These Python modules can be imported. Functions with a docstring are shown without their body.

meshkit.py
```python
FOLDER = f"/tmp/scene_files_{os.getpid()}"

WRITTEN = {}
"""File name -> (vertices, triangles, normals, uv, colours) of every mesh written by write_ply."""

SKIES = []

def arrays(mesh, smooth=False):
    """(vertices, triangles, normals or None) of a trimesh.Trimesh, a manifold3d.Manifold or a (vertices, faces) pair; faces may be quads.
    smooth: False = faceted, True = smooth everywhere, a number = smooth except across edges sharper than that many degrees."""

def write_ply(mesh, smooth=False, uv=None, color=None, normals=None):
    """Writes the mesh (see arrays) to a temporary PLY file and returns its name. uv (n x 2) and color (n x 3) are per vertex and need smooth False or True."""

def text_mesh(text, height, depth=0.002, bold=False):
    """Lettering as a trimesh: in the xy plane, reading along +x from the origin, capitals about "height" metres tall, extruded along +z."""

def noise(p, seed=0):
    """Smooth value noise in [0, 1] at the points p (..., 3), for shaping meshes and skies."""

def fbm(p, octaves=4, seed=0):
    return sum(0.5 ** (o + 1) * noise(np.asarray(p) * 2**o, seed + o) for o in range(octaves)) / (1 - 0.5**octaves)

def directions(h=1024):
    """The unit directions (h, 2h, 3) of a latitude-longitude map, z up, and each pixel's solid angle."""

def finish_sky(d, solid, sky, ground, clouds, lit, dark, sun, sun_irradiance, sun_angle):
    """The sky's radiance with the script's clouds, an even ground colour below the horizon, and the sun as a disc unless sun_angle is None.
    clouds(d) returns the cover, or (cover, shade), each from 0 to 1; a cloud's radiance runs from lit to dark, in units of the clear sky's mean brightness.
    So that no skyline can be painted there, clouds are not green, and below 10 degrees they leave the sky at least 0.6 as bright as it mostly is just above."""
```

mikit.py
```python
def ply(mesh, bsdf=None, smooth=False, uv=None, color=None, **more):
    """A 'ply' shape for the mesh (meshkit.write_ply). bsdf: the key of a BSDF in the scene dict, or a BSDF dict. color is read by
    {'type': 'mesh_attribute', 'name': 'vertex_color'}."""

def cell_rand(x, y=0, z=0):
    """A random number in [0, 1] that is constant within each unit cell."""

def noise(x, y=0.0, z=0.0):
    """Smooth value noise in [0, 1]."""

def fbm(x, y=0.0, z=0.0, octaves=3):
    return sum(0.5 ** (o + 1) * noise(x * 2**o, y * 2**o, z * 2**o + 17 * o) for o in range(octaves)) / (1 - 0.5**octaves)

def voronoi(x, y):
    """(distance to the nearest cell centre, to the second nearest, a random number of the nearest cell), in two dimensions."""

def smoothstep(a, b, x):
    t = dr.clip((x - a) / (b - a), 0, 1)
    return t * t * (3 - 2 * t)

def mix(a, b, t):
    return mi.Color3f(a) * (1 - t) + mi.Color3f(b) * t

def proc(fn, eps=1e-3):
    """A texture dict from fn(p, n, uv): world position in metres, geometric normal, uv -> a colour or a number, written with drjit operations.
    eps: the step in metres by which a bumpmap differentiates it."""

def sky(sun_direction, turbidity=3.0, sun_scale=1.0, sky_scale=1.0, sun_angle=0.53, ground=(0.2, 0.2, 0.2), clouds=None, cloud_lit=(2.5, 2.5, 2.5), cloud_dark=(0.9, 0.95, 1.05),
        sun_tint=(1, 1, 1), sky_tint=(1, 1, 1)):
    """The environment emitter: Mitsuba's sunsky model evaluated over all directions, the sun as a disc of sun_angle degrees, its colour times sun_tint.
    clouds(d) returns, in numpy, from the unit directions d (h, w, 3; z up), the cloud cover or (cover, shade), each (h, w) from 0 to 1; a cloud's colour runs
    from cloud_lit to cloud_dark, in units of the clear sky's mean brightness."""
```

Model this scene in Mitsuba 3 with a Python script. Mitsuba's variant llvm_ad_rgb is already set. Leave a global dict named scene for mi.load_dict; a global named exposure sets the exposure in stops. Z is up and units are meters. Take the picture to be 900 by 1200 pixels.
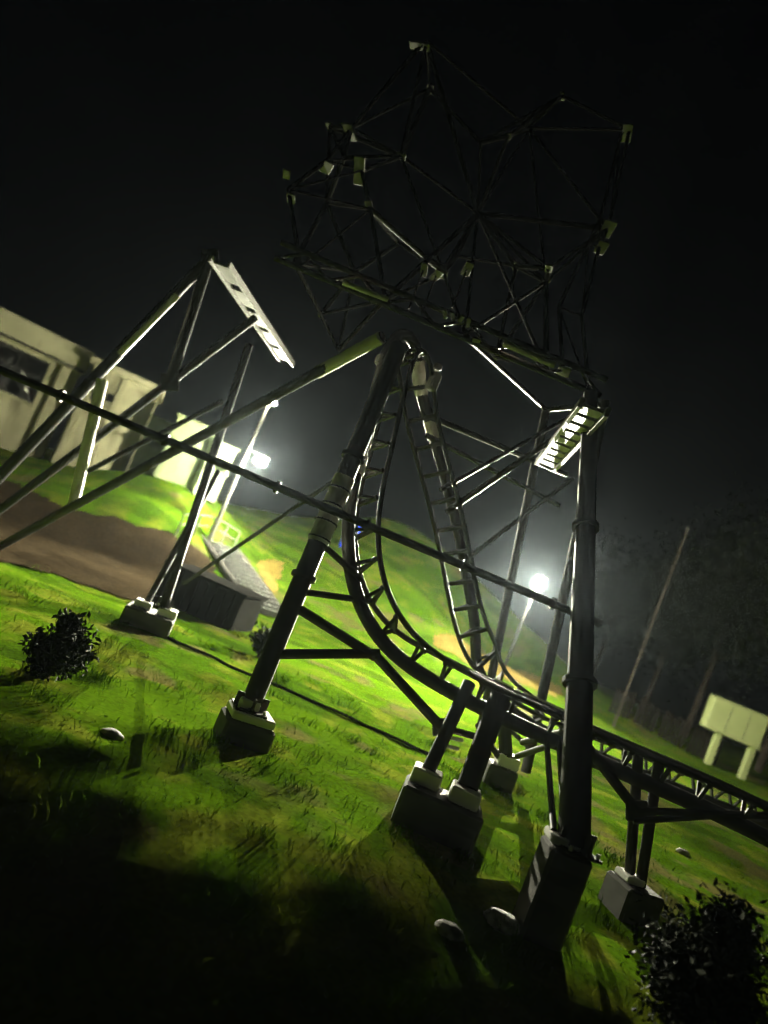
import math, random
import numpy as np, trimesh, drjit as dr, mitsuba as mi, mikit, meshkit
from mikit import noise, fbm, smoothstep, mix, cell_rand
from scipy.interpolate import RBFInterpolator
random.seed(7); rng = np.random.default_rng(7)
T = mi.ScalarTransform4f
scene, labels = {}, {}
# ------------------------------------------------------------------ camera, sky, exposure
CAM = np.array([0., 0., 3.0]); FPX = 866.0; ROLL = math.radians(22.5); PITCH = math.atan(70/866)
Fw = np.array([0, math.cos(PITCH), math.sin(PITCH)]); R0 = np.array([1., 0, 0]); U0 = np.array([0, -math.sin(PITCH), math.cos(PITCH)])
Ri = math.cos(ROLL)*R0 + math.sin(ROLL)*U0
Di = math.sin(ROLL)*R0 - math.cos(ROLL)*U0
exposure = 10.0
scene['camera'] = {'type': 'thinlens', 'fov': 2*math.degrees(math.atan(600/FPX)), 'fov_axis': 'y', 'near_clip': 0.05, 'far_clip': 500.0,
    'aperture_radius': 0.038, 'focus_distance': 11.0,
    'to_world': T().look_at(origin=CAM.tolist(), target=(CAM+Fw).tolist(), up=(-Di).tolist()), 'medium': {'type': 'ref', 'id': 'night_air'}}
def rgb3(*c): return {'type': 'rgb', 'value': list(c)}
scene['night_air'] = {'type': 'homogeneous', 'albedo': rgb3(.034, .040, .046), 'sigma_t': 3e-3, 'phase': {'type': 'blendphase', 'weight': 0.35, 'wide': {'type': 'hg', 'g': 0.4}, 'narrow': {'type': 'hg', 'g': 0.88}}}
scene['sky'] = mikit.sky((-0.4, -0.5, 0.5), turbidity=3, sun_scale=0.0, sky_scale=3e-6, sky_tint=(0.45, 0.5, 1.3))
LAMP2_I, LAMP1_I, LAMP3_I = .90, .72, .04
SPOT_FIELD, SPOT_HILL, SPOT_LEFT = 10.2, 1.3, 5.2
LAMP_COL = np.array([1.0, 0.97, 0.74])

def at(px, py, Y):
    """The point of the place at distance Y (metres along the view's ground direction) that the photograph shows at this pixel."""
    d = Fw + (px-450)/FPX*Ri + (py-600)/FPX*Di
    return CAM + d*(Y/d[1])
# ------------------------------------------------------------------ mesh helpers
def cat(ms): return trimesh.util.concatenate([m for m in ms if m is not None])
def cbox(sx, sy, sz, c=(0, 0, 0), bev=0.0, rz=0.0):
    bev = min(bev, .45*min(sx, sy, sz))
    if bev <= 0: m = trimesh.creation.box((sx, sy, sz))
    else:
        h = np.array([sx, sy, sz])/2; pts = []
        for s in np.ndindex(2, 2, 2):
            s = np.array(s)*2-1
            for k in range(3):
                p = h-bev; p[k] = h[k]; pts.append(s*p)
        m = trimesh.Trimesh(np.array(pts)).convex_hull
    if rz: m.apply_transform(trimesh.transformations.rotation_matrix(rz, [0, 0, 1]))
    m.apply_translation(c); return m
def frame_box(p, ax, ay, az, sx, sy, sz, bev=0.0):
    m = cbox(sx, sy, sz, bev=bev); M = np.eye(4)
    M[:3, 0], M[:3, 1], M[:3, 2], M[:3, 3] = ax, ay, az, p
    m.apply_transform(M); return m
def unit(v): v = np.asarray(v, float); return v/np.linalg.norm(v)
def tube(pts, r, n=10, caps=True):
    p = np.asarray(pts, float); k = len(p); r = np.broadcast_to(r, (k,))
    t = np.gradient(p, axis=0) if k > 2 else np.array([p[1]-p[0]]*2)
    t /= np.linalg.norm(t, axis=1, keepdims=True)
    a = np.cross(t[0], [0, 0, 1.0] if abs(t[0][2]) < .9 else [1.0, 0, 0]); a = unit(a); v = []
    for i in range(k):
        a = unit(a - t[i]*np.dot(a, t[i])); b = np.cross(t[i], a)
        an = np.arange(n)*2*np.pi/n
        v.append(p[i]+r[i]*(np.cos(an)[:, None]*a+np.sin(an)[:, None]*b))
    v = np.vstack(v); f = []
    for i in range(k-1):
        for j in range(n):
            q = (i*n+j, i*n+(j+1) % n, (i+1)*n+(j+1) % n, (i+1)*n+j)
            f += [[q[0], q[1], q[2]], [q[0], q[2], q[3]]]
    if caps:
        v = np.vstack([v, p[0], p[-1]]); c0, c1 = len(v)-2, len(v)-1
        for j in range(n):
            f += [[c0, (j+1) % n, j], [c1, (k-1)*n+j, (k-1)*n+(j+1) % n]]
    return trimesh.Trimesh(v, np.array(f), process=False)
def spline(pts, n):
    from scipy.interpolate import CubicSpline
    p = np.asarray(pts, float); s = np.r_[0, np.cumsum(np.linalg.norm(np.diff(p, axis=0), axis=1)**.5)]
    return CubicSpline(s, p)(np.linspace(0, s[-1], n))
used = {}
def numbered(key):
    n = used.get(key, 0); used[key] = n+1
    return key if n == 0 else f'{key}_{n:03d}'
def thing(name, label, category, group=None):
    key = numbered(name); labels[key] = {'label': label, 'category': category}
    if group: labels[key]['group'] = group
    return key
def add(name, mesh, bsdf, parent=None, smooth=False, **more):
    key = numbered(f'{parent}__{name}' if parent else name)
    scene[key] = mikit.ply(mesh, bsdf, smooth=smooth, **more); return key
# ------------------------------------------------------------------ materials
def rgb(*c): return {'type': 'rgb', 'value': list(c)}
def pro(fn): return mikit.proc(fn)
def C(c): return mi.Color3f(*c)
def steel_fn(p, n, uv):
    k = fbm(p.x*3, p.y*3, p.z*3); s = smoothstep(.60, .72, fbm(p.x*1.3+9, p.y*1.3, p.z*4))
    return mix(mix((.020, .020, .019), (.036, .035, .032), k), (.045, .026, .016), s*.7)
def pale_fn(p, n, uv):
    k = fbm(p.x*2.3, p.y*2.3, p.z*2.3); s = smoothstep(.58, .75, fbm(p.x*6, p.y*6, p.z*2+4))
    return mix(mix((.55, .53, .44), (.70, .68, .58), k), (.30, .22, .14), s*.5)
def unlit_concrete_fn(p, n, uv):  # dark base puts the unlit fronts of the footings into the colour
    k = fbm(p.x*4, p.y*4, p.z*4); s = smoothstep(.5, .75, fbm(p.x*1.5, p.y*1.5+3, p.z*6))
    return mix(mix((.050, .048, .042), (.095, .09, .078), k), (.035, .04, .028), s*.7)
def plaster_fn(p, n, uv):
    k = fbm(p.x*.9, p.y*.9, p.z*1.4); s = smoothstep(.55, .8, fbm(p.x*2.2, p.y*2.2+8, p.z*.5))
    return mix(mix((.42, .40, .24), (.50, .47, .29), k), (.22, .20, .11), s*.6)
def booth_fn(p, n, uv):
    k = fbm(p.x*2, p.y*2, p.z*2)
    return mix((.27, .32, .15), (.34, .39, .20), k)
def grass_fn(p, n, uv):
    a = fbm(p.x*.35, p.y*.35); b = fbm(p.x*1.7+5, p.y*1.7); c = noise(p.x*24, p.y*24)
    g = mix(mix((.036, .082, .003), (.070, .132, .004), a), (.115, .132, .014), smoothstep(.45, .75, b)*.8)
    d = smoothstep(.60, .76, fbm(p.x*.8+31, p.y*.8+7)); w = smoothstep(.55, .72, fbm(p.x*.5+3, p.y*1.1+50))
    g = mix(g, (.020, .045, .004), w*.6)
    return mix(g, (.095, .075, .032), d*.7)*(.75+.5*c)
def blade_fn(p, n, uv):
    a = fbm(p.x*.35, p.y*.35); b = fbm(p.x*1.7+5, p.y*1.7); c = cell_rand(p.x*19, p.y*19)
    g = mix(mix((.040, .090, .003), (.076, .142, .005), a), (.130, .145, .018), smoothstep(.45, .75, b)*.8)
    g = mix(g, (.022, .048, .004), smoothstep(.55, .72, fbm(p.x*.5+3, p.y*1.1+50))*.6)
    return g*(.75+.5*c)
def dirt_fn(p, n, uv):
    a = fbm(p.x*.8, p.y*.8); c = noise(p.x*15, p.y*15)
    return mix((.017, .012, .007), (.038, .028, .016), a)*(.7+.6*c)
def sand_fn(p, n, uv):
    a = fbm(p.x*1.2, p.y*1.2); c = noise(p.x*13, p.y*13)
    return mix((.13, .095, .022), (.19, .14, .038), a)*(.7+.6*c)
def leaf_fn(p, n, uv):
    c = cell_rand(p.x*9, p.y*9, p.z*9); return mix((.007, .013, .005), (.022, .028, .010), c)
def bark_fn(p, n, uv): return mix((.05, .04, .03), (.11, .09, .07), fbm(p.x*9, p.y*9, p.z*2))
def rock_fn(p, n, uv): return mix((.12, .115, .095), (.42, .41, .36), smoothstep(.3, .7, fbm(p.x*9, p.y*9, p.z*9)))
def principled(key, fn, rough, spec=.5, **k):
    scene[key] = {'type': 'twosided', 'bsdf': {'type': 'principled', 'base_color': pro(fn) if callable(fn) else rgb(*fn), 'roughness': rough, 'specular': spec, **k}}
principled('dark_steel', steel_fn, .5, .28); principled('pale_steel', pale_fn, .36)
principled('matte_black', (.009, .009, .008), .9, .0); principled('fence_wood', (.022, .019, .014), .95, .0); principled('lit_concrete', lambda p, n, uv: mix((.58, .57, .52), (.72, .70, .64), fbm(p.x*4, p.y*4, p.z*4)), .8, .3); principled('grey_paint', (.20, .195, .17), .45); principled('concrete', unlit_concrete_fn, .8, .3); principled('plaster', plaster_fn, .85, .3); principled('booth_panel', booth_fn, .55)
principled('grass_ground', grass_fn, 1.0, .0); principled('grass_blade', blade_fn, .95, .0)
principled('dirt', dirt_fn, 1.0, .0); principled('sand', sand_fn, 1.0, .0)
principled('bark', bark_fn, .9, .2); principled('stone_surface', rock_fn, .85, .3)
principled('dark_wall', lambda p, n, uv: mix((.010, .010, .010), (.020, .019, .017), fbm(p.x*3, p.y*3, p.z*3)), 1.0, .0)
principled('bright_blue', (.03, .08, .95), .5)
principled('white_paint', (.75, .76, .72), .35)
principled('sign_panel', lambda p, n, uv: mix((.62, .70, .28), (.70, .77, .35), fbm(p.x*1.5, p.y*1.5, p.z*2)), .5)
principled('lamp_housing', (.10, .10, .10), .4, metallic=.6)
scene['leaf'] = {'type': 'twosided', 'bsdf': {'type': 'principled', 'base_color': pro(leaf_fn), 'roughness': .75, 'specular': .1}}
scene['window_glass'] = {'type': 'thindielectric'}
# ------------------------------------------------------------------ terrain
cp = []
def g(px, py, Y): cp.append(at(px, py, Y))
for y in (8.1, 9.4, 11, 13, 15.5, 18, 20.5, 23):
    for x in np.arange(-22, 23, 4.5): cp.append((x, y, 0))
for x in np.arange(-16, 17, 4): cp += [(x, 7.0, -.16), (x, 6.2, -.55), (x, 4, -1.3), (x, 2, -1.8), (x, -1, -1.9), (x, -6, -1.9)]  # near ground shaped to dip away so the lamps leave the foreground dark
for x in (-26, -21, -16): cp += [(x, 26, .05), (x, 29, .5), (x, 32, 1.2), (x, 35, 1.7), (x, 42, 1.9), (x, 60, 2.4)]
for q in ((195, 575, 36), (240, 582, 36), (160, 565, 36), (185, 590, 32), (150, 600, 30), (225, 600, 32.5)): g(*q); cp[-1] = cp[-1]+[0, 0, .55]
for x in (-9, -5, -1, 3, 8): cp.append((x, 26.5, 0.0))
for q in ((262, 645, 33), (310, 725, 28), (300, 640, 38), (340, 690, 34), (335, 650, 38)): g(*q)
for q in ((268, 592, 46), (300, 604, 48), (345, 612, 50), (395, 616, 52), (425, 604, 53), (462, 605, 54), (516, 636, 54), (556, 672, 52), (600, 712, 50), (640, 754, 48), (690, 806, 46), (740, 836, 46)): g(*q)
for q in ((420, 690, 40), (480, 690, 42), (440, 730, 36), (520, 740, 38), (600, 780, 38), (660, 812, 38)): g(*q)
for x in (10, 16, 22, 30): cp += [(x, 27, 0), (x, 33, 0), (x, 40, .1), (x, 46, .4), (x, 60, .6)]
for x in (-10, 0, 10): cp += [(x, 62, 4.0), (x, 75, 2.5), (x, 95, 2)]
for x in (-70, -45, 45, 70):
    for y in (-6, 10, 30, 60, 95): cp.append((x, y, .5 if y > 20 else 0))
cp = np.array(cp)
_rbf = RBFInterpolator(cp[:, :2], cp[:, 2], kernel='linear', smoothing=.15)
_gx, _gy = np.arange(-76, 76.1, .5), np.arange(-6, 98.1, .5)
_G = _rbf(np.stack(np.meshgrid(_gx, _gy, indexing='ij'), -1).reshape(-1, 2)).reshape(len(_gx), len(_gy))
from scipy.ndimage import gaussian_filter, map_coordinates
_G = gaussian_filter(_G, 1.3)
def H(x, y):
    shape = np.shape(x); x, y = np.atleast_1d(np.asarray(x, float)), np.atleast_1d(np.asarray(y, float))
    z = map_coordinates(_G, [(x+76)/.5, (y+6)/.5], order=1, mode='nearest')
    q = np.stack([x*.7, y*.7, x*0], -1); q2 = q*3.3
    return (z + (meshkit.fbm(q, 2, 3)-.5)*.16 + (meshkit.noise(q2, 9)-.5)*.05).reshape(shape)
def sheet(xs, ys, lift=0.0):
    X, Y = np.meshgrid(xs, ys, indexing='ij'); Z = H(X, Y)+lift
    n, m = X.shape; i, j = np.meshgrid(np.arange(n-1), np.arange(m-1), indexing='ij')
    q = np.stack([i*m+j, (i+1)*m+j, (i+1)*m+j+1, i*m+j+1], -1).reshape(-1, 4)
    return np.stack([X, Y, Z], -1).reshape(-1, 3), np.vstack([q[:, [0, 1, 2]], q[:, [0, 2, 3]]])
xs = np.r_[np.arange(-76, -26, 2), np.arange(-26, 22, .3), np.arange(22, 76.1, 2)]
ys = np.r_[np.arange(-6, 3, .6), np.arange(3, 30, .25), np.arange(30, 56, .5), np.arange(56, 98, 2)]
add('ground', sheet(xs, ys), 'grass_ground', smooth=True)
labels['ground'] = {'label': 'green grass field rising to a mound behind the rides', 'category': 'ground', 'kind': 'structure'}
def draped(name, poly, bsdf, lift, label, step=.25):
    """A sheet that follows the ground inside a wobbling outline."""
    from shapely.geometry import Polygon, Point
    import shapely
    P = Polygon(poly).buffer(.6, join_style=1).buffer(-.6)
    ring = np.array(P.exterior.segmentize(.4).coords)[:-1]
    w = (meshkit.noise(np.stack([ring[:, 0]*1.3, ring[:, 1]*1.3, ring[:, 0]*0], -1), 5)-.5)*.7
    c = ring.mean(0); d = ring-c; ring = ring+d/np.linalg.norm(d, axis=1, keepdims=True)*w[:, None]
    P = Polygon(ring).buffer(0)
    if P.geom_type != 'Polygon': P = max(P.geoms, key=lambda q: q.area)
    x0, y0, x1, y1 = P.bounds
    v, f = sheet(np.arange(x0-.3, x1+.3, step), np.arange(y0-.3, y1+.3, step), lift)
    ok = shapely.contains_xy(P, v[:, 0], v[:, 1]); f = f[ok[f].all(1)]
    m = trimesh.Trimesh(v, f, process=False); m.remove_unreferenced_vertices()
    add(name, m, bsdf, smooth=True); labels[name] = {'label': label, 'category': 'ground', 'kind': 'structure'}
    return P
def gp(px, py):  # where the view through a pixel meets the ground
    Y = 4.0
    for _ in range(4000):
        q = at(px, py, Y)
        if q[2] < float(H(q[0], q[1])): break
        Y += .02
    return q
yard = draped('dirt_yard', [gp(*q)[:2] for q in ((-40, 660), (0, 655), (100, 690), (150, 702), (285, 722), (250, 655), (215, 632), (150, 612), (80, 596), (0, 560), (-40, 550))], 'dirt', .03, 'brown bare earth yard below the cream building')
patch = draped('sand_patch', [gp(*q)[:2] for q in ((297, 658), (334, 660), (326, 700), (310, 690))], 'sand', .03, 'tan sandy bare patch on the mound beside the stairway', .15)
path = draped('path', [gp(*q)[:2] for q in ((515, 742), (560, 764), (610, 784), (660, 806), (655, 820), (600, 800), (550, 780), (505, 756))], 'sand', .03, 'narrow tan strip along the foot of the mound behind the loop', .15)  # strip of tan ground colour at the foot of the mound
# grass blades
def blades(n, y0, y1, hmin, hmax, wid):
    y = y0+(y1-y0)*rng.random(n)**1.5; x = (rng.random(n)*2-1)*(y*.85+2)
    import shapely
    k = ~(shapely.contains_xy(yard, x, y)); x, y = x[k], y[k]; n = len(x)
    h = (hmin+(hmax-hmin)*rng.random(n)**2)*(.5+1.0*meshkit.noise(np.stack([x*.9, y*.9, x*0], -1), 4)); a = rng.random(n)*2*np.pi
    lean = h*(.2+.6*rng.random(n)); la = rng.random(n)*2*np.pi; w = wid*(.6+.8*rng.random(n))*(1+y/15)
    b = np.stack([x, y, H(x, y)-.01], -1); s = np.stack([np.cos(a), np.sin(a), a*0], -1)*w[:, None]
    l = np.stack([np.cos(la)*lean, np.sin(la)*lean, h], -1)
    mid = b+l*[.35, .35, .6]
    v = np.stack([b-s, b+s, mid-s*.7, mid+s*.7, b+l], 1).reshape(-1, 3)
    o = np.arange(n)[:, None]*5
    return trimesh.Trimesh(v, np.vstack([o+[0, 1, 3], o+[0, 3, 2], o+[2, 3, 4]]), process=False)
def weeds(spots, per, h0, h1):
    xs_, ys_ = [], []
    for (x, y, rr_) in spots: xs_.append(x+rng.normal(size=per)*rr_); ys_.append(y+rng.normal(size=per)*rr_)
    x, y = np.concatenate(xs_), np.concatenate(ys_); n = len(x); h = h0+(h1-h0)*rng.random(n)**1.6
    a = rng.random(n)*2*np.pi; la = rng.random(n)*2*np.pi; w = .006*(.6+.8*rng.random(n)); ln = h*(.3+.6*rng.random(n))
    b = np.stack([x, y, H(x, y)-.01], -1); s_ = np.stack([np.cos(a), np.sin(a), a*0], -1)*w[:, None]; l = np.stack([np.cos(la)*ln, np.sin(la)*ln, h], -1); mid = b+l*[.35, .35, .62]
    v = np.stack([b-s_, b+s_, mid-s_*.8, mid+s_*.8, b+l], 1).reshape(-1, 3); o = np.arange(n)[:, None]*5
    return trimesh.Trimesh(v, np.vstack([o+[0, 1, 3], o+[0, 3, 2], o+[2, 3, 4]]), process=False)
_sp = [(rng.uniform(-9, 7), rng.uniform(6.5, 18), rng.uniform(.08, .3)) for _ in range(110)]
for (px, py) in ((250, 872), (310, 880), (470, 985), (545, 1010), (600, 1110), (670, 1100), (710, 1085), (775, 1085), (560, 925), (610, 930), (135, 735), (190, 745), (275, 745), (190, 715)):
    _q = gp(px, py); _sp += [(_q[0], _q[1], .14), (_q[0], _q[1]+.3, .12)]
add('grass', cat([weeds(_sp, 55, .04, .20), blades(90000, 4.5, 17, .012, .036, .004), blades(2000, 5, 18, .06, .15, .005)]), 'grass_blade')
labels['grass'] = {'label': 'short green grass blades with taller weeds around the footings', 'category': 'grass', 'kind': 'stuff'}
# ------------------------------------------------------------------ haze
scene['haze'] = {'type': 'cube', 'to_world': T().translate([0, 46, 7.5]).scale([78, 54, 11.5]), 'bsdf': {'type': 'null'}, 'interior': {'type': 'ref', 'id': 'night_air'}}
labels['haze'] = {'label': 'thin night mist lit by the lamps', 'category': 'haze', 'kind': 'stuff'}
# ------------------------------------------------------------------ lamp posts
def emit(I, r): return {'type': 'area', 'radiance': rgb(*(LAMP_COL*I/(math.pi*r*r)))}
L2 = at(632, 685, 32.0); L1 = at(305, 541, 31.0); L3 = at(322, 473, 31.0)
t = thing('lamp_post', 'lit round floodlight on a pole behind the leaning right column', 'lamp post', 'lit lamp posts')
z0 = float(H(L2[0], L2[1]))
add('pole', tube([(L2[0], L2[1]+.42, z0-.3), (L2[0], L2[1]+.42, L2[2]+.2)], [.075, .055]), 'dark_steel', t, smooth=40)
add('arm', tube([(L2[0], L2[1]+.42, L2[2]+.17), (L2[0], L2[1], L2[2]+.40)], .03), 'dark_steel', t, smooth=40)
hd = add('lamp_head', trimesh.creation.revolve(np.array([[0.0, .42], [.10, .42], [.20, .38], [.26, .33], [.26, .31], [.18, .35], [0, .39]]), sections=20), 'lamp_housing', t, smooth=40, to_world=T().translate(L2.tolist()))
key = numbered(hd+'__bulb'); scene[key] = {'type': 'sphere', 'center': L2.tolist(), 'radius': .21, 'emitter': emit(LAMP2_I, .21)}
labels[hd+'__bulb'] = {'label': 'glowing white bulb'}
def spot(key, p, q, I, cut, beam):  # an aimed beam set at a lit lamp
    scene[key] = {'type': 'spot', 'to_world': T().look_at(origin=p.tolist(), target=list(q), up=[0, 0, 1]), 'intensity': rgb(*(LAMP_COL*I)), 'cutoff_angle': cut, 'beam_width': beam}
spot('field_beam', L2-[.06, .36, 0], (-2.8, 9.0, 0.0), SPOT_FIELD, 36.0, 10.0)
spot('added_hill_beam', L2+[-.06, .55, 0], (0.5, 50.0, 7.0), SPOT_HILL, 50.0, 18.0)  # added backward beam lighting the mound; no head of its own
t = thing('lamp_post', 'tall mast by the stairway with a bright floodlight and a small lamp at its top', 'lamp post', 'lit lamp posts')
z0 = float(H(L3[0]-.05, L3[1]+.2)); mx, my = L3[0]-.28, L3[1]+.2
add('pole', tube([(mx, my, z0-.3), (mx, my, L3[2]+.1)], [.10, .06]), 'grey_paint', t, smooth=40)
add('arm', tube([(mx, my, L1[2]+.3), (L1[0], L1[1]+.05, L1[2]+.3)], .035), 'dark_steel', t, smooth=40)
hd = add('lamp_head', cbox(.62, .34, .10, L1+[0, 0, .24], .03), 'lamp_housing', t)
k = add('bulb', cbox(.50, .26, .26, L1, .08), None, hd); A = 6*.30*.28
scene[k]['emitter'] = {'type': 'area', 'radiance': rgb(*(LAMP_COL*LAMP1_I/.13))}
labels[k] = {'label': 'glowing white floodlight lens'}
spot('left_beam', L1-[0, .22, 0], (-5.5, 11.0, 0.0), SPOT_LEFT, 36.0, 10.0)
hd = add('lamp_head', cbox(.24, .2, .06, L3+[-.1, .05, .12], .02), 'lamp_housing', t)
key = numbered(hd+'__bulb'); scene[key] = {'type': 'sphere', 'center': L3.tolist(), 'radius': .07, 'emitter': emit(LAMP3_I, .07)}
# ------------------------------------------------------------------ buildings on the left bank
def wall_frame(a, b):
    """Local frame of a facade from a (left) to b (right): right, outward (towards the viewer), length."""
    d = np.array([b[0]-a[0], b[1]-a[1], 0]); L = np.linalg.norm(d); r = d/L
    return r, np.array([r[1], -r[0], 0]), L
def fbox(a, r, o, u0, u1, d0, d1, z0, z1, bev=.0):
    c = np.array([a[0], a[1], 0])+r*(u0+u1)/2+o*(d0+d1)/2+[0, 0, (z0+z1)/2]
    return frame_box(c, r, -o, np.array([0, 0, 1.]), abs(u1-u0), abs(d1-d0), z1-z0, bev)
b = at(104, 412, 36.5); a = at(-30, 346, 33.5); a = a+(a-b)*.9
r, o, L = wall_frame(a, b); zt = b[2]; zb = 1.2
B = thing('building', 'cream flat-roofed building with a deep parapet and a wide dark window at the left edge', 'building')
def uz(px, py):  # along the facade and height, by intersecting the facade plane
    d = Fw + (px-450)/FPX*Ri + (py-600)/FPX*Di
    s = np.dot(np.array([a[0], a[1], 0])-CAM*[1, 1, 0], o)/np.dot(d, o); q = CAM+d*s
    return np.dot(q-np.array([a[0], a[1], 0])*1.0, r), q[2]
u1w, zw0 = uz(38, 473); u2w, zw1 = uz(55, 424); uw = max(u1w, u2w); ul = uw-5.2; wb, wt = zw0, zw1
add('wall', cat([fbox(a, r, o, 0, ul, -6, 0, zb, zt-1.2), fbox(a, r, o, uw, L-.6, -6, 0, zb, zt-1.2), fbox(a, r, o, ul, uw, -6, 0, zb, wb), fbox(a, r, o, ul, uw, -6, 0, wt, zt-1.2), fbox(a, r, o, ul, uw, -6, -2.5, wb, wt)]), 'plaster', B)
add('parapet', fbox(a, r, o, -.2, L+.25, -6.2, .45, zt-1.2, zt, .04), 'plaster', B)
wn = add('window', cat([fbox(a, r, o, ul, uw, -.25, -.12, wb, wb+.09), fbox(a, r, o, ul, uw, -.25, -.12, wt-.09, wt), fbox(a, r, o, ul, ul+.09, -.25, -.12, wb+.09, wt-.09), fbox(a, r, o, uw-.09, uw, -.25, -.12, wb+.09, wt-.09)]), 'dark_steel', B)
for k in range(1, 4): add('mullion', fbox(a, r, o, ul+k*1.3-.03, ul+k*1.3+.03, -.23, -.14, wb+.09, wt-.09), 'dark_steel', wn)
add('transom', fbox(a, r, o, ul+.09, uw-.09, -.22, -.15, wb+.6*(wt-wb), wb+.6*(wt-wb)+.05), 'dark_steel', wn)
add('pane', fbox(a, r, o, ul+.09, uw-.09, -.195, -.185, wb+.09, wt-.09), 'window_glass', wn)
add('dark_backing', fbox(a, r, o, ul+.02, uw-.02, -2.4, -.7, wb+.02, wt-.02), 'dark_wall', wn)  # dark box filling the window recess behind the pane
u3, z3 = uz(76, 447)
add('pillar', fbox(a, r, o, u3-.45, u3+.45, .0, .36, zb, zt-1.21, .03), 'plaster', B)
add('sill', fbox(a, r, o, ul-.2, uw+.2, .003, .2, wb-.14, wb-.01, .02), 'plaster', B)
add('gutter', tube([np.array([a[0], a[1], 0])+r*.1+o*.5+[0, 0, zt-1.1], np.array([a[0], a[1], 0])+r*(L+.1)+o*.5+[0, 0, zt-1.1]], .06, 8), 'dark_wall', B, smooth=40)
add('downpipe', tube([np.array([a[0], a[1], 0])+r*(L-.75)+o*.08+[0, 0, z_] for z_ in (zb, zt-1.22)], .05, 8), 'dark_wall', B, smooth=40)
# second block
a = at(112, 421, 35.5); b = at(190, 454, 36.5); r, o, L = wall_frame(a, b); zt = b[2]
B = thing('building', 'tall cream wall block with roof slab standing between the flat-roofed building and the pale booths', 'building')
add('wall', fbox(a, r, o, 0, L, -5, 0, .9, zt-.35), 'plaster', B)
add('roof', fbox(a, r, o, -.2, L+.2, -5.2, .25, zt-.35, zt, .04), 'plaster', B)
for uu, ww, h0, h1 in ((.5, .55, 2.0, 1.4), (1.15, .4, 1.75, 1.35)):
    v = add('vent', fbox(a, r, o, uu, uu+ww, .003, .06, zt-h0, zt-h1), 'dark_wall', B)
for k in range(3):
    add('pilaster', fbox(a, r, o, .1+k*(L-.5)/2, .4+k*(L-.5)/2, .0, .12, .9, zt-.36, .02), 'plaster', B)
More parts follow.
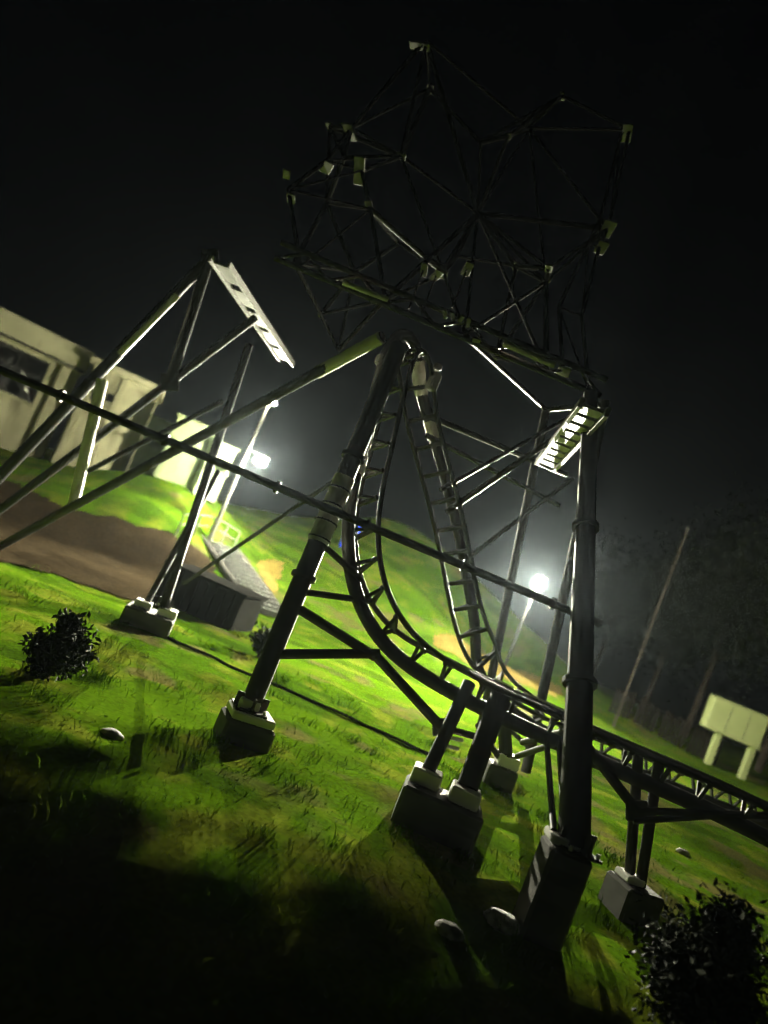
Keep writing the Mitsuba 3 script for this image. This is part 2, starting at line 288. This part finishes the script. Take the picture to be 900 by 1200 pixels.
# booths
def booth(px, py, Y, w, d, h, rz, label):
    q = at(px, py, Y); z = float(H(q[0], q[1])); B = thing('booth', label, 'booth')
    Tw = T().translate([q[0], q[1], z-.15]).rotate([0, 0, 1], rz)
    add('wall', cat([cbox(w, d, h*.52, (0, 0, h*.26), .02), cbox(w, .06, h*.1, (0, d/2-.03, h*.57)), cbox(.09, d-.13, h*.1, (-w/2+.045, 0, h*.57)), cbox(.09, d-.13, h*.1, (w/2-.045, 0, h*.57))]), 'booth_panel', B, to_world=Tw)
    add('counter', cbox(w+.1, .35, .06, (0, -d/2-.12, h*.52+.03), .015), 'booth_panel', B, to_world=Tw)
    add('upper_panel', cbox(w+.02, d+.02, h*.36, (0, 0, h*.80), .03), 'booth_panel', B, to_world=Tw)
    add('roof', cbox(w+.25, d+.25, .10, (0, 0, h*.98+.05), .03), 'booth_panel', B, to_world=Tw)
    for k in (-1, 0, 1): add('batten', cbox(.05, .03, h*.45, (k*w*.32, -d/2-.015, h*.26), .008), 'booth_panel', B, to_world=Tw)
booth(203, 562, 35.5, 1.75, 1.8, 3.1, 12, 'pale green-white booth with open serving gap, left of its narrower neighbour')
booth(240, 568, 35.0, 1.15, 1.5, 2.7, 28, 'narrow pale booth nearest the lit mast')
booth(172, 556, 37.0, 1.5, 1.6, 3.0, 5, 'dimmer pale booth half hidden between the cream wall block and the other booths')
# ------------------------------------------------------------------ dark block, stairway, added rails
q = gp(243, 727); S = thing('dark_block', 'low dark block at the end of the brown yard below the stairway', 'dark_block')  # low dark mass, built as a boarded block with a flat top
sa = gp(180, 698); sb = gp(270, 740); r, o, L = wall_frame(sa, sb); zb = -.15
for k in range(9):
    u0 = k*L/9; add('board', fbox(sa, r, o, u0+.012, u0+L/9-.012, -.06, .03*(k % 2), zb, .98+.02*(k % 3), .01), 'dark_wall', S)
add('wall', fbox(sa, r, o, .02, L-.02, -1.7, -.08, zb, .96), 'dark_wall', S)
m = fbox(sa, r, o, -.08, L+.08, -1.8, .1, 1.03, 1.10, .02); add('roof', m, 'dark_wall', S)
s0, s1 = gp(316, 722), gp(256, 640)
S = thing('stairway', 'concrete stairway of pale-edged steps climbing the mound beside the sandy patch', 'stairway')
N = 14; d = s1-s0; rr = unit([d[1], -d[0], 0]); ff = unit([d[0], d[1], 0]); Lh = np.linalg.norm(d[:2])
for k in range(N):
    c = s0+ff*Lh*(k+.5)/N; z = s0[2]+(d[2])*(k+1)/N+.12
    st = add('step', frame_box(np.array([c[0], c[1], z-.25]), rr, ff, np.array([0, 0, 1.]), 1.7, Lh/N*1.0-.01, .5, .015), 'concrete', S)
    add('nosing', frame_box(np.array([c[0], c[1], z+.012])-ff*(Lh/N*.42), rr, ff, np.array([0, 0, 1.]), 1.6, .07, .02), 'white_paint', st)
for sgn in (-1, 1):
    p0, p1 = s0+rr*sgn*.95, s1+rr*sgn*.95
    add('stringer', tube([p0+[0, 0, .12], p1+[0, 0, .16]], .09, 6), 'concrete', S)
q0, q1 = gp(205, 628), gp(272, 646)
S = thing('glint_railing', 'short pale rails added for small glints at the head of the brown yard', 'glint_railing')  # posts and rails added in place of small light squiggles
for k in range(5):
    c = q0+(q1-q0)*k/4; z = float(H(c[0], c[1])); add('post', tube([(c[0], c[1], z-.2), (c[0], c[1], z+.95)], .035, 8), 'grey_paint', S, smooth=40)
for hh in (.5, .93):
    add('rail', tube([(c[0], c[1], float(H(c[0], c[1]))+hh) for c in (q0+(q1-q0)*k/8 for k in range(9))], .028, 8), 'grey_paint', S, smooth=40)
q = gp(405, 642); S = thing('blue_object', 'bright blue drum-shaped object on the mound between the upright column and the loop', 'blue_object')  # drum shape standing for a bright blue patch
prof = np.array([[0, 0], [.36, 0], [.38, .04], [.38, .40], [.41, .44], [.38, .48], [.38, .86], [.41, .90], [.38, .94], [.38, 1.30], [.35, 1.36], [0, 1.36]])
add('drum', trimesh.creation.revolve(prof, sections=24), 'bright_blue', S, smooth=30, to_world=T().translate([q[0], q[1], q[2]-.05]).scale(1.15))
add('lid', trimesh.creation.revolve(np.array([[0, 1.365], [.36, 1.365], [.37, 1.39], [.34, 1.42], [0, 1.42]]), sections=24), 'bright_blue', S, smooth=30, to_world=T().translate([q[0], q[1], q[2]-.05]).scale(1.15))
# ------------------------------------------------------------------ billboard and fence on the right
Yb = 42.0; c0, c1 = at(836, 826, Yb), at(899, 852, Yb); r, o, L = wall_frame(c0, c1); zt = c0[2]+.52; zb = zt-1.85
S = thing('billboard', 'blank pale yellow box billboard on two posts beyond the track on the right', 'billboard')
add('panel', fbox(c0, r, o, 0, L, -.75, 0, zb, zt, .03), 'sign_panel', S)
add('trim', cat([fbox(c0, r, o, -.05, L+.05, .003, .06, zt-.10, zt+.02), fbox(c0, r, o, -.05, L+.05, .003, .06, zb-.02, zb+.08)]), 'sign_panel', S)
for uu in (L*.32, L*.95):
    pb = c0+r*uu-o*.4; z = float(H(pb[0], pb[1]))
    add('post', fbox(c0, r, o, uu-.17, uu+.17, -.6, -.26, z-.3, zb, .02), 'sign_panel', S)
for k in (1, 2): add('seam', fbox(c0, r, o, L*k/3-.012, L*k/3+.012, .003, .012, zb+.1, zt-.12), 'dark_steel', S)
S = thing('fence', 'weathered upright-board fence in the gloom between the lamp post and the billboard', 'fence')
f0, f1 = at(712, 842, 45.), at(838, 892, 43.)
for k in range(26):
    if k in (5, 11, 18): continue
    c = f0+(f1-f0)*k/25; z = float(H(c[0], c[1])); h = 1.5+.25*rng.random()
    add('board', cbox(.17, .03, h, (c[0], c[1], z+h/2-.1), .006, rz=-.2), 'fence_wood', S)
for hh in (.4, 1.1):
    add('rail', tube([(c[0], c[1]+.05, float(H(c[0], c[1]))+hh) for c in (f0+(f1-f0)*k/12 for k in range(13))], .04, 4), 'fence_wood', S)
q = at(780, 674, 41.0); z = float(H(q[0], q[1])); tp = at(806, 620, 41.0)
S = thing('pole', 'thin bare pole standing in front of the dark trees at right', 'pole')
add('shaft', tube([(tp[0], tp[1], z-.2), tp], [.06, .04], 8), 'bark', S, smooth=40); add('cap', cbox(.16, .16, .06, tp+[0, 0, .03], .015), 'grey_paint', S)
# ------------------------------------------------------------------ coaster: footings
def footing(px, py, w, d, h, rz, label, caps=((0, 0, .5, .5, .16),), Y=None):
    q = gp(px, py) if Y is None else at(px, py, Y); z = float(H(q[0], q[1]+d/2)); S = thing('footing', label, 'footing', 'concrete footings')
    M = T().translate([q[0], q[1]+d/2, z]).rotate([0, 0, 1], rz)
    m = cbox(w, d, h+.4, (0, 0, h/2-.2), .04)
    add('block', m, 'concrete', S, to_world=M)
    for (x, y, sx, sy, sz) in caps: add('cap', cbox(sx, sy, sz, (x*w, y*d, h+sz/2+.002), .02), 'lit_concrete', S, to_world=M)  # same concrete twice: cap in its lit tone, block in its unlit tone
    return np.array([q[0], q[1]+d/2, z+h])
FA = footing(277, 874, .75, .65, .34, 20, 'squat concrete footing under the upright left column', ((0, 0, .66, .56, .12), (-.12, .05, .3, .3, .28)))
FB = footing(508, 985, 1.15, .75, .50, -8, 'wide concrete footing with two caps coloured as lit under the loop bottom', ((-.28, .12, .42, .42, .22), (.22, .0, .42, .42, .22)))
FC = footing(633, 1108, .50, .48, 1.0, 2, 'tall concrete pier under the leaning right column', ((-.1, .1, .4, .34, .10),))
FD = footing(742, 1084, .62, .6, .42, 15, 'concrete footing under the forked support at right, nearest the dark bush', ((-.15, .1, .3, .34, .10),))
FE = footing(583, 925, .62, .6, .42, 0, 'small concrete footing set back behind the wide one', ((.1, 0, .44, .4, .24),))
FF = footing(163, 736, 1.05, .9, .38, 10, 'concrete footing at the corner of the brown yard', ((.3, 0, .4, .4, .18), (-.22, .1, .36, .36, .14)))
# ------------------------------------------------------------------ coaster: tracks
def track(key, pts, up_fn, gauge=.62, depth=.36, tie_step=.55, rr=.045, sr=.11, n=220, rail_b='dark_steel', spine_b='dark_steel', tie_b='dark_steel'):
    P = spline(pts, n); t = np.gradient(P, axis=0); t /= np.linalg.norm(t, axis=1, keepdims=True)
    up = np.array([up_fn(P[i], i/(n-1)) for i in range(n)]); up -= t*(up*t).sum(1, keepdims=True); up /= np.linalg.norm(up, axis=1, keepdims=True)
    rt = np.cross(t, up)
    for s in (-1, 1): add('rail', tube(P+rt*s*gauge/2+up*.02, rr, 10), rail_b, key, smooth=50)
    add('spine', tube(P-up*depth, sr, 14), spine_b, key, smooth=50)
    s = np.r_[0, np.cumsum(np.linalg.norm(np.diff(P, axis=0), axis=1))]; out = []
    for x in np.arange(.3, s[-1], tie_step):
        i = int(np.searchsorted(s, x)); p, a_, b_, c_ = P[i], rt[i], t[i], up[i]
        m = cat([frame_box(p-c_*.03, a_, b_, c_, gauge-.06, .08, .06, .01),
                 frame_box(p-c_*depth*.5+a_*gauge*.17, unit(a_*.6+c_*.8), b_, unit(c_*.6-a_*.8), depth*.86, .05, .05),
                 frame_box(p-c_*depth*.5-a_*gauge*.17, unit(a_*-.6+c_*.8), b_, unit(c_*.6+a_*.8), depth*.86, .05, .05)])
        add('tie', m, tie_b, key)
    return P, t, up, rt
LC = at(497, 610, 13.3)
S = thing('coaster_track', 'dark looping coaster track sweeping off to the right on low supports', 'coaster track')
pts = [at(*q) for q in ((1060, 1030, 9.6), (960, 978, 9.9), (880, 938, 10.2), (800, 902, 10.4), (720, 868, 10.6), (640, 832, 10.8), (575, 802, 11.0), (515, 770, 11.3), (468, 734, 11.6), (440, 690, 11.9), (429, 640, 12.2), (432, 585, 12.5), (446, 525, 12.8), (460, 465, 13.0), (470, 425, 13.2), (479, 415, 13.4), (486, 432, 13.6), (492, 475, 13.8), (506, 535, 14.0), (522, 595, 14.2), (536, 660, 14.4), (553, 735, 14.6), (590, 800, 14.9), (660, 845, 15.2), (760, 888, 15.6), (900, 945, 16.2), (1060, 1010, 17))]
pts = np.array(pts)
def loop_up(p, s):
    d = LC-p; d[2] += 0; L = np.linalg.norm(d)
    w = 1/(1+math.exp((p[0]-1.1)/.35)) if s < .5 else 1/(1+math.exp((s-.83)/.02)); return unit(w*d/L+(1-w)*np.array([0, 0, 1.]))
LP, Lt, Lu, Lr = track(S, pts, loop_up, n=300)
def plate(key, px, py, Y, w, h, d=.05, tilt=(0, 0), bsdf='pale_steel', name='plate'):
    """A small added plate on the steelwork, tilted to glint in the lamplight."""
    p = at(px, py, Y); ay = unit(np.array([.15+tilt[0]*.5, -.35+tilt[1], -1.0])); ax = unit(R0+[0, tilt[0], .1*tilt[1]]); ax = unit(ax-ay*np.dot(ax, ay)); az = np.cross(ax, ay)
    return add(name, frame_box(p, ax, ay, az, w, d, h*2.0, .008), bsdf, key)
# ------------------------------------------------------------------ coaster: supports and beams
def strut(key, p, q, r, name='brace', bsdf='dark_steel', n=12):
    return add(name, tube([p, q], r, n), bsdf, key, smooth=50)
def flange(key, p, r, ax=(0, 0, 1), h=.05):
    ax = unit(ax); a = unit(np.cross(ax, [0, 1, .1])); add('flange', tube([np.array(p)-ax*h/2, np.array(p)+ax*h/2], r, 14), 'dark_steel', key, smooth=40)
def base_plate(key, p, r):
    p = np.array(p); bp = add('base_plate', cbox(2*r, 2*r, .03, p+[0, 0, .017], .006, .3), 'dark_steel', key)
    for k in range(4):
        c = p+np.array([math.cos(k*1.571+1.08), math.sin(k*1.571+1.08), 0])*r*1.1; add('bolt', tube([c, c+[0, 0, .09]], .022, 6), 'pale_steel', bp)
        a_ = k*1.571+.3; add('rib', frame_box(p+[math.cos(a_)*r*.75, math.sin(a_)*r*.75, .12], [math.cos(a_), math.sin(a_), 0], [-math.sin(a_), math.cos(a_), 0], [0, 0, 1.], r*.5, .02, .2), 'dark_steel', bp)
SUP = 'tubular steel supports'
S = thing('support_column', 'upright dark tubular column with side braces, left of the loop', 'support column', SUP)
topA = at(468, 405, 12.4); botA = FA+[-.06, 0, .12]
strut(S, botA, topA, .155, 'column'); base_plate(S, botA, .25); dA = unit(topA-botA)
def onA(k): return botA+(topA-botA)*k
flange(S, onA(.33), .20, dA, .08); flange(S, onA(.66), .20, dA, .08)
for pa, pb, r in (((377, 655), (424, 680, 11.75), .05), ((358, 713), (430, 704, 11.7), .05), ((352, 728), (440, 770, 11.45), .075), ((325, 782), (445, 766, 11.45), .075)):
    strut(S, onA((840-pa[1])/435), at(*pb), r)
sl = add('lit_sleeve', tube([onA(.42), onA(.60)], .175, 14), 'pale_steel', S, smooth=50)  # pale colour stands in for the lit upper part of the column
for k in range(4): flange(S, onA(.43+.045*k), .195, dA, .02)
S = thing('support_column', 'forked stubby support under the bottom of the loop', 'support column', SUP)
j = at(517, 852, 11.05)
strut(S, at(550, 800, 11.15), FB+[-.28*1.15, .09, .22], .10, 'leg'); strut(S, at(590, 806, 11.0), FB+[.25, 0, .22], .155, 'leg')
strut(S, at(440, 768, 11.45), j, .075); strut(S, j, at(575, 868, 11.0), .05)
add('gusset', frame_box(j, Ri, np.array([0, 1., 0]), -Di, .26, .05, .26, .02), 'dark_steel', S)
for pp in ((527, 866), (522, 876)): plate(S, pp[0]+8, pp[1], 10.95, .2, .03)
S = thing('support_column', 'thick column leaning left from the tall pier up to the crossbeam end', 'support column', SUP)
topC = at(692, 462, 12.2); botC = FC+[.07, .0, .0]
add('column', tube([botC, topC], [.19, .12], 16), 'dark_steel', S, smooth=50); base_plate(S, botC, .24)
for k in (.28, .62): flange(S, botC+(topC-botC)*k, .245-.07*k, topC-botC, .07)
strut(S, at(640, 862, 10.7), FC+[-.2, .05, .1], .04, 'rod'); strut(S, at(655, 868, 10.7), FC+[-.04, .12, .1], .04, 'rod')
strut(S, at(612, 870, 12.4), at(664, 856, 10.6), .05); strut(S, at(606, 886, 12.4), at(660, 868, 10.6), .05)
S = thing('support_column', 'forked support with splayed braces under the track at right', 'support column', SUP)
j = at(746, 950, 10.35)
strut(S, at(772, 892, 10.45), FD+[.06, 0, 0], .075, 'leg'); strut(S, at(748, 884, 10.5), FD+[-.12, .05, .1], .075, 'leg')
strut(S, at(680, 864, 10.6), j, .07); strut(S, j, at(905, 956, 10.1), .05); strut(S, at(742, 962, 10.35), at(884, 953, 10.15), .045)
add('gusset', frame_box(j, Ri, np.array([0, 1., 0]), -Di, .30, .06, .28, .02), 'dark_steel', S)
S = thing('support_column', 'short rear support on the small set-back footing', 'support column', SUP)
strut(S, at(588, 806, 14.9), FE+[0, 0, .2], .14, 'leg'); flange(S, FE+[0, 0, .25], .2); strut(S, at(560, 850, 14.6), FE+[-.1, 0, .1], .06)
S = thing('support_column', 'tall thin column rising from the footing at the corner of the brown yard', 'support column', SUP)
topF = at(292, 404, 17.4); botF = FF+[.2, 0, .15]
strut(S, botF, topF, .10, 'column'); base_plate(S, botF, .17)
strut(S, FF+[-.2, .1, .1], at(256, 552, 17.3), .07, 'leg'); strut(S, at(215, 684, 17.3), at(402, 556, 14.5), .045)
S = thing('support_tower', 'left A-frame tower of grey tubes in front of the cream building', 'support tower')
ap = at(246, 302, 17.0); gl = at(-75, 640, 17.0); gl[2] = float(H(gl[0], gl[1]))-.1
strut(S, ap, gl, .13, 'leg'); strut(S, ap, at(199, 448, 17.05), .13, 'leg')
strut(S, at(208, 346, 16.8), at(140, 415, 16.8), .08, 'strut', 'pale_steel')
strut(S, at(300, 372, 17.2), at(-50, 635, 17.0), .10)
strut(S, at(262, 470, 17.1), at(95, 556, 16.95), .06); strut(S, at(120, 445, 16.9), at(86, 592, 16.9), .13, 'strut', 'pale_steel')
for p in (ap, at(199, 448, 17)): add('gusset', frame_box(p, Ri, np.array([0, 1., 0]), -Di, .42, .07, .42, .03), 'dark_steel', S)
S = thing('diagonal_beam', 'long slanting beam from the crossbeam centre down to the left', 'beam')
strut(S, at(449, 394, 12.5), at(-14, 648, 18.2), .10, 'beam')
add('lit_length', tube([at(446, 396, 12.45), at(372, 436.5, 13.25)], .115, 12), 'pale_steel', S, smooth=50)  # pale length painted where lamplight falls on the beam
S = thing('crossbeam', 'thin level bar crossing the whole ride in front of the columns', 'beam')
e0, e1 = at(-110, 387, 11.3), at(704, 731, 11.5)
add('bar', tube([e0, e1], .065, 10), 'dark_steel', S, smooth=50)
for k in (.22, .37, .53, .66, .8, .93):
    flange(S, e0+(e1-e0)*k, .10, e1-e0, .06)
S = thing('crossbeam', 'upper level truss beam joining the column tops', 'beam')
e0, e1 = at(322, 302, 12.6), at(704, 464, 12.2); ux = unit(e1-e0); upv = np.array([0, 0, 1.])
for dz, dy in ((0, 0), (.30, 0), (.15, .4)): add('chord', tube([e0+upv*dz+[0, dy, 0], e1+upv*dz+[0, dy, 0]], .055, 8), 'dark_steel', S, smooth=50)
Lb = np.linalg.norm(e1-e0)
for k in range(12):
    p0 = e0+ux*Lb*k/12; p1 = e0+ux*Lb*(k+1)/12
    strut(S, p0+upv*(.3*(k % 2)), p1+upv*(.3*((k+1) % 2)), .03, 'lattice', n=6); strut(S, p0+[0, .4, .15], p1, .025, 'lattice', n=6)
for (px, py, w, h) in ((497, 316, .12, .20), (512, 322, .15, .2), (548, 315, .15, .22), (522, 368, .07, .16), (531, 371, .07, .16), (540, 374, .07, .16), (549, 378, .07, .16), (558, 400, .14, .12), (660, 437, .22, .20)):
    plate(S, px, py, 12.3, w, h*.7, tilt=(rng.uniform(-.4, .4), rng.uniform(-.3, .1)), bsdf='pale_steel' if px > 600 else 'grey_paint')
    if py < 330: strut(S, at(px, py-2, 12.3), at(px-18, py+46, 12.4), .02, 'hanger', n=6)
add('walkway_edge', tube([at(402, 331, 12.4), at(455, 351, 12.4)], .05, 8), 'pale_steel', S, smooth=50)
add('walkway_edge', tube([at(590, 402, 12.2), at(650, 428, 12.2)], .06, 8), 'pale_steel', S, smooth=50)
def ladder(key, p0, p1, w, step, wv, bs='pale_steel'):
    u = unit(p1-p0); L = np.linalg.norm(p1-p0); wv = unit(np.asarray(wv)-u*np.dot(wv, u)); nv = np.cross(u, wv)
    for s in (-1, 1): add('side_rail', frame_box((p0+p1)/2+wv*s*w/2, u, wv, nv, L, .07, .16, .01), bs, key)
    for k in range(int(L/step)):
        add('tread', frame_box(p0+u*(k+.5)*step, u, wv, nv, step*.72, w-.08, .05, .008), bs, key)
S = thing('gangway', 'pale lit ladder-like gangway reaching back from the left tower top', 'gangway')
ladder(S, at(257, 306, 16.2), at(336, 424, 22.9), .46, 1.35, (1, 0, 0), 'grey_paint')
S = thing('gangway', 'small pale ladder-like gangway hanging below the right end of the truss beam', 'gangway')
ladder(S, at(697, 477, 10.4), at(640, 545, 14.9), .40, .50, (1, 0, 0), 'grey_paint')
# pale lengths on the loop strands standing in for lit track
def lit_sleeve(px, py, Y, L, which='spine'):
    c = at(px, py, Y); i = int(np.argmin(np.linalg.norm(LP-c, axis=1))); ds = np.linalg.norm(LP[1]-LP[0]); k = max(2, int(L/ds/2))
    sl = slice(max(i-k, 0), i+k+1); off = -Lu[sl]*.36 if which == 'spine' else Lr[sl]*.41*which+Lu[sl]*.02
    add('lit_sleeve', tube(LP[sl]+off, .135 if which == 'spine' else .07, 12), 'pale_steel', 'coaster_track', smooth=50)
for q in ((485, 446, 13.5, 1.0), (497, 510, 13.8, .35), (455, 560, 12.6, .5, 1), (449, 600, 12.4, .7, 1), (420, 548, 12.6, .45), (432, 522, 12.8, .3), (640, 832, 10.8, .9, 1), (590, 806, 11, .4, 1)): lit_sleeve(*q)
for (px, py, Y, a_, h_) in ((508, 447, 13.6, .19, .36), (513, 430, 13.6, .14, .14), (446, 422, 12.9, .16, .20)):
    add('control_box', cbox(a_, a_, h_, at(px, py, Y), .03, .7), 'grey_paint', 'coaster_track')
S2 = thing('support_tower', 'wide dark tangle of crossed beams with small plates added as glints above the upper truss beam', 'support tower')
def lattice(key, A, Bp, r, yb=.5):
    A = [at(*q) for q in A]; Bp = [at(*q) for q in Bp]
    for Q in (A, Bp):
        for p, q in zip(Q[:-1], Q[1:]): strut(key, p, q, r, 'leg', n=8, bsdf='matte_black')
    for p, q in zip(A, Bp): strut(key, p, q, r*.5, 'brace', n=6, bsdf='matte_black')
    for p, q in zip(A[:-1], Bp[1:]): strut(key, p, q, r*.5, 'brace', n=6, bsdf='matte_black')
lattice(S2, [(352, 312, 12.8), (338, 222, 13.4), (383, 188, 14), (412, 150, 14.4), (488, 58, 15)], [(452, 352, 13), (434, 245, 13.5), (424, 200, 14), (470, 183, 14.5), (500, 48, 15)], .045)
def glint_plates(key, Q):  # plates added to stand for dim glints on the steelwork
    for (px, py, w, h, Y) in Q: plate(key, px, py, Y, w, h*.7, tilt=(rng.uniform(-.5, .5), rng.uniform(-.35, .2)), bsdf='grey_paint')
glint_plates(S2, ((492, 54, .45, .12, 15), (410, 155, .22, .30, 14.4), (421, 200, .22, .42, 14), (383, 196, .2, .2, 14), (336, 204, .14, .16, 13.4), (341, 232, .16, .18, 13.4), (432, 240, .14, .12, 13.5), (470, 183, .2, .1, 14.5)))
NODE = {'a': (345, 308, 12.7), 'b': (450, 352, 12.6), 'c': (545, 392, 12.5), 'd': (640, 432, 12.3), 'e': (560, 250, 16), 'f': (500, 48, 15), 'g': (470, 183, 14.5), 'h': (712, 268, 13.9), 'i': (434, 245, 13.5), 'j': (620, 150, 17), 'k': (738, 152, 14.8), 'l': (640, 330, 15), 'm': (520, 320, 15), 'n': (412, 150, 14.4)}
for q in ('be', 'ce', 'de', 'ge', 'fe', 'eh', 'ej', 'fj', 'jk', 'jh', 'le', 'ld', 'lh', 'lc', 'mi', 'mb', 'mc', 'me', 'im', 'ng', 'gm', 'jl'):
    strut(S2, at(*NODE[q[0]]), at(*NODE[q[1]]), .055 if q in ('be', 'eh', 'fe', 'ld', 'mi') else .035, 'beam', 'dark_steel' if q in ('de', 'lc', 'mi') else 'matte_black', n=8)
_g = np.random.default_rng(31); _mid = []
for _ in range(16): _mid.append((_g.uniform(370, 690), _g.uniform(90, 420), _g.uniform(13, 17)))
_all = [NODE[k] for k in NODE]+_mid
for q in _mid:
    dd = sorted(_all, key=lambda w_: math.hypot(w_[0]-q[0], w_[1]-q[1]))[1:5]
    for w_ in dd: strut(S2, at(*q), at(*w_), .03+.03*_g.random(), 'beam', 'matte_black', n=6)
for q in _mid[::2]: plate(S2, q[0], q[1], q[2], _g.uniform(.08, .16), _g.uniform(.06, .12), tilt=(_g.uniform(-.5, .5), _g.uniform(-.35, .2)), bsdf='grey_paint')  # more plates scattered at random as glints
glint_plates(S2, ((560, 250, .16, .14, 16), (640, 330, .14, .12, 15), (620, 150, .12, .1, 17), (520, 322, .16, .14, 15)))
SB = thing('support_tower', 'dim rear bent of crossed tubes behind the leaning column', 'support tower')
for p, q, rr_ in (((616, 905, 15.5), (710, 470, 16), .11), ((556, 890, 16.5), (640, 480, 17), .10), ((494, 484, 13.8), (664, 556, 16.6), .06), ((500, 510, 13.95), (655, 592, 16.6), .05), ((523, 600, 14.2), (700, 478, 13), .06), ((516, 574, 14.1), (700, 470, 16), .045), ((640, 480, 17), (708, 474, 16), .06), ((540, 660, 16.4), (672, 560, 16.2), .05), ((568, 828, 16.6), (622, 878, 15.55), .05), ((580, 780, 16.6), (604, 660, 17), .04), ((640, 480, 17), (545, 394, 12.6), .05)):
    strut(SB, at(*p), at(*q), rr_, 'leg' if rr_ >= .1 else 'brace')
S3 = thing('support_tower', 'dim slender lattice rising from the right end of the truss beam', 'support tower')
lattice(S3, [(690, 458, 12.3), (682, 370, 13), (702, 290, 13.6), (714, 262, 14), (738, 150, 14.8)], [(660, 445, 12.4), (655, 360, 13), (690, 285, 13.7), (704, 255, 14.1), (728, 158, 14.8)], .04)
glint_plates(S3, ((735, 156, .2, .28, 14.8), (712, 268, .24, .28, 13.9), (705, 290, .2, .2, 13.6)))
# ------------------------------------------------------------------ plants and stones
def leaves(c, rad, n, size, seed, squash=1.0, clump=14):
    g_ = np.random.default_rng(seed); cc = []
    for _ in range(clump):
        d = g_.normal(size=3); d = d/np.linalg.norm(d)*rad*g_.random()**.4*.8; cc.append(d*[1, 1, squash])
    cc = np.array(cc); which = g_.integers(0, clump, n); q = cc[which]+g_.normal(size=(n, 3))*rad*(.12+.16*g_.random(clump))[which][:, None]*[1, 1, squash]
    a = g_.normal(size=(n, 3)); a /= np.linalg.norm(a, axis=1, keepdims=True); b_ = np.cross(a, g_.normal(size=(n, 3))); b_ /= np.linalg.norm(b_, axis=1, keepdims=True)
    s = size*(.6+.8*g_.random((n, 1))); q = q+np.asarray(c)
    nn = np.cross(a, b_)*s*.15
    v = np.stack([q-a*s, q+b_*s*.45+nn, q+a*s, q-b_*s*.45+nn], 1).reshape(-1, 3); o_ = np.arange(n)[:, None]*4
    return trimesh.Trimesh(v, np.vstack([o_+[0, 1, 2], o_+[0, 2, 3]]), process=False), cc+np.asarray(c)
def bush(px, py, w, h, n, size, label, seed, name='bush', Y=None):
    q = gp(px, py) if Y is None else np.array(at(px, py, Y)); z = float(H(q[0], q[1]+w/2)); c = np.array([q[0], q[1]+w/2, z+h*.5])
    S = thing(name, label, 'bush'); m, cc = leaves(c, w*.5, n, size, seed, h/w); add('foliage', m, 'leaf', S)
    add('stem', cat([tube([(c[0], c[1], z-.1), (c+cc[k])/2-[0, 0, h*.12], cc[k]], [.025, .015, .006], 5) for k in range(8)]), 'bark', S)
bush(38, 800, .85, .85, 5200, .05, 'dark rounded bush on the grass at the left edge', 3)
bush(300, 772, .75, .75, 1800, .06, 'small dark green bush behind the upright column', 5)
bush(880, 1215, 1.5, 1.55, 9000, .05, 'large black bush filling the lower right corner', 8, Y=6.9)
def tree(x, y, h, rad, n, label, seed, size=.16):
    g_ = np.random.default_rng(seed); z = float(H(x, y)); S = thing('tree', label, 'tree', 'trees behind the mound')
    c = np.array([x, y, z+h-rad*1.05]); m, cc = leaves(c, rad, n, size, seed, 1.15, 34); add('crown', m, 'leaf', S)
    top = c+[0, 0, rad*.2]; ms = [tube([(x, y, z-.3), (x+.1, y, z+h*.3), top], [.26, .2, .07], 8)]
    for k in range(16): ms.append(tube([np.array([x, y, z+h*.3+(k/16)*(h*.4)]), (cc[k]+np.array([x, y, cc[k][2]]))/2-[0, 0, .3], cc[k]], [.09, .05, .02], 5))
    add('trunk', cat(ms), 'bark', S)
for k, (px, Y, h, rad) in enumerate(((825, 54, 18.0, 6.0), (925, 50, 19.0, 6.4), (765, 62, 15.0, 5.2), (690, 76, 15, 5.0))):
    q = at(px, 800, Y)
    tree(q[0], Y, h, rad, 13000, ('broad dark tree left of the billboard', 'tall dark tree at the right edge above the billboard', 'dim tree behind the leaning column', 'dim far tree behind the lit lamp')[k], 20+k)
def rock(px, py, s, label, seed):
    q = gp(px, py); m = trimesh.creation.icosphere(3); v = m.vertices*[1, .8, .55]
    v = v*(1+.5*(meshkit.fbm(v*1.7+seed, 3, seed)-.5)[:, None]); m.vertices = v*s
    k = thing('rock', label, 'rock'); scene[k] = mikit.ply(m, 'stone_surface', smooth=35, to_world=T().translate([q[0], q[1], q[2]+s*.02]))
rock(131, 862, .14, 'small pale stone in the grass at left, right of the tower shadow', 2)
rock(588, 1082, .22, 'pale stone beside the tall pier, the higher of two', 4)
rock(525, 1092, .16, 'low pale stone left of the one beside the tall pier', 6)
rock(800, 1000, .16, 'pale stone between the forked support and the large black bush', 9)
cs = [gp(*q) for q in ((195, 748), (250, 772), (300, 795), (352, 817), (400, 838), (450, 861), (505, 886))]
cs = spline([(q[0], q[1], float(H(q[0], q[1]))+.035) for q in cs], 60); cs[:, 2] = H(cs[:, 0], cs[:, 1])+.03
scene['dark_line'] = mikit.ply(tube(cs, .03, 6), 'matte_black', smooth=50)  # thin dark tube laid along the grass
labels['dark_line'] = {'label': 'thin dark line across the grass slope between the upright column and the wide footing', 'category': 'dark_line'}
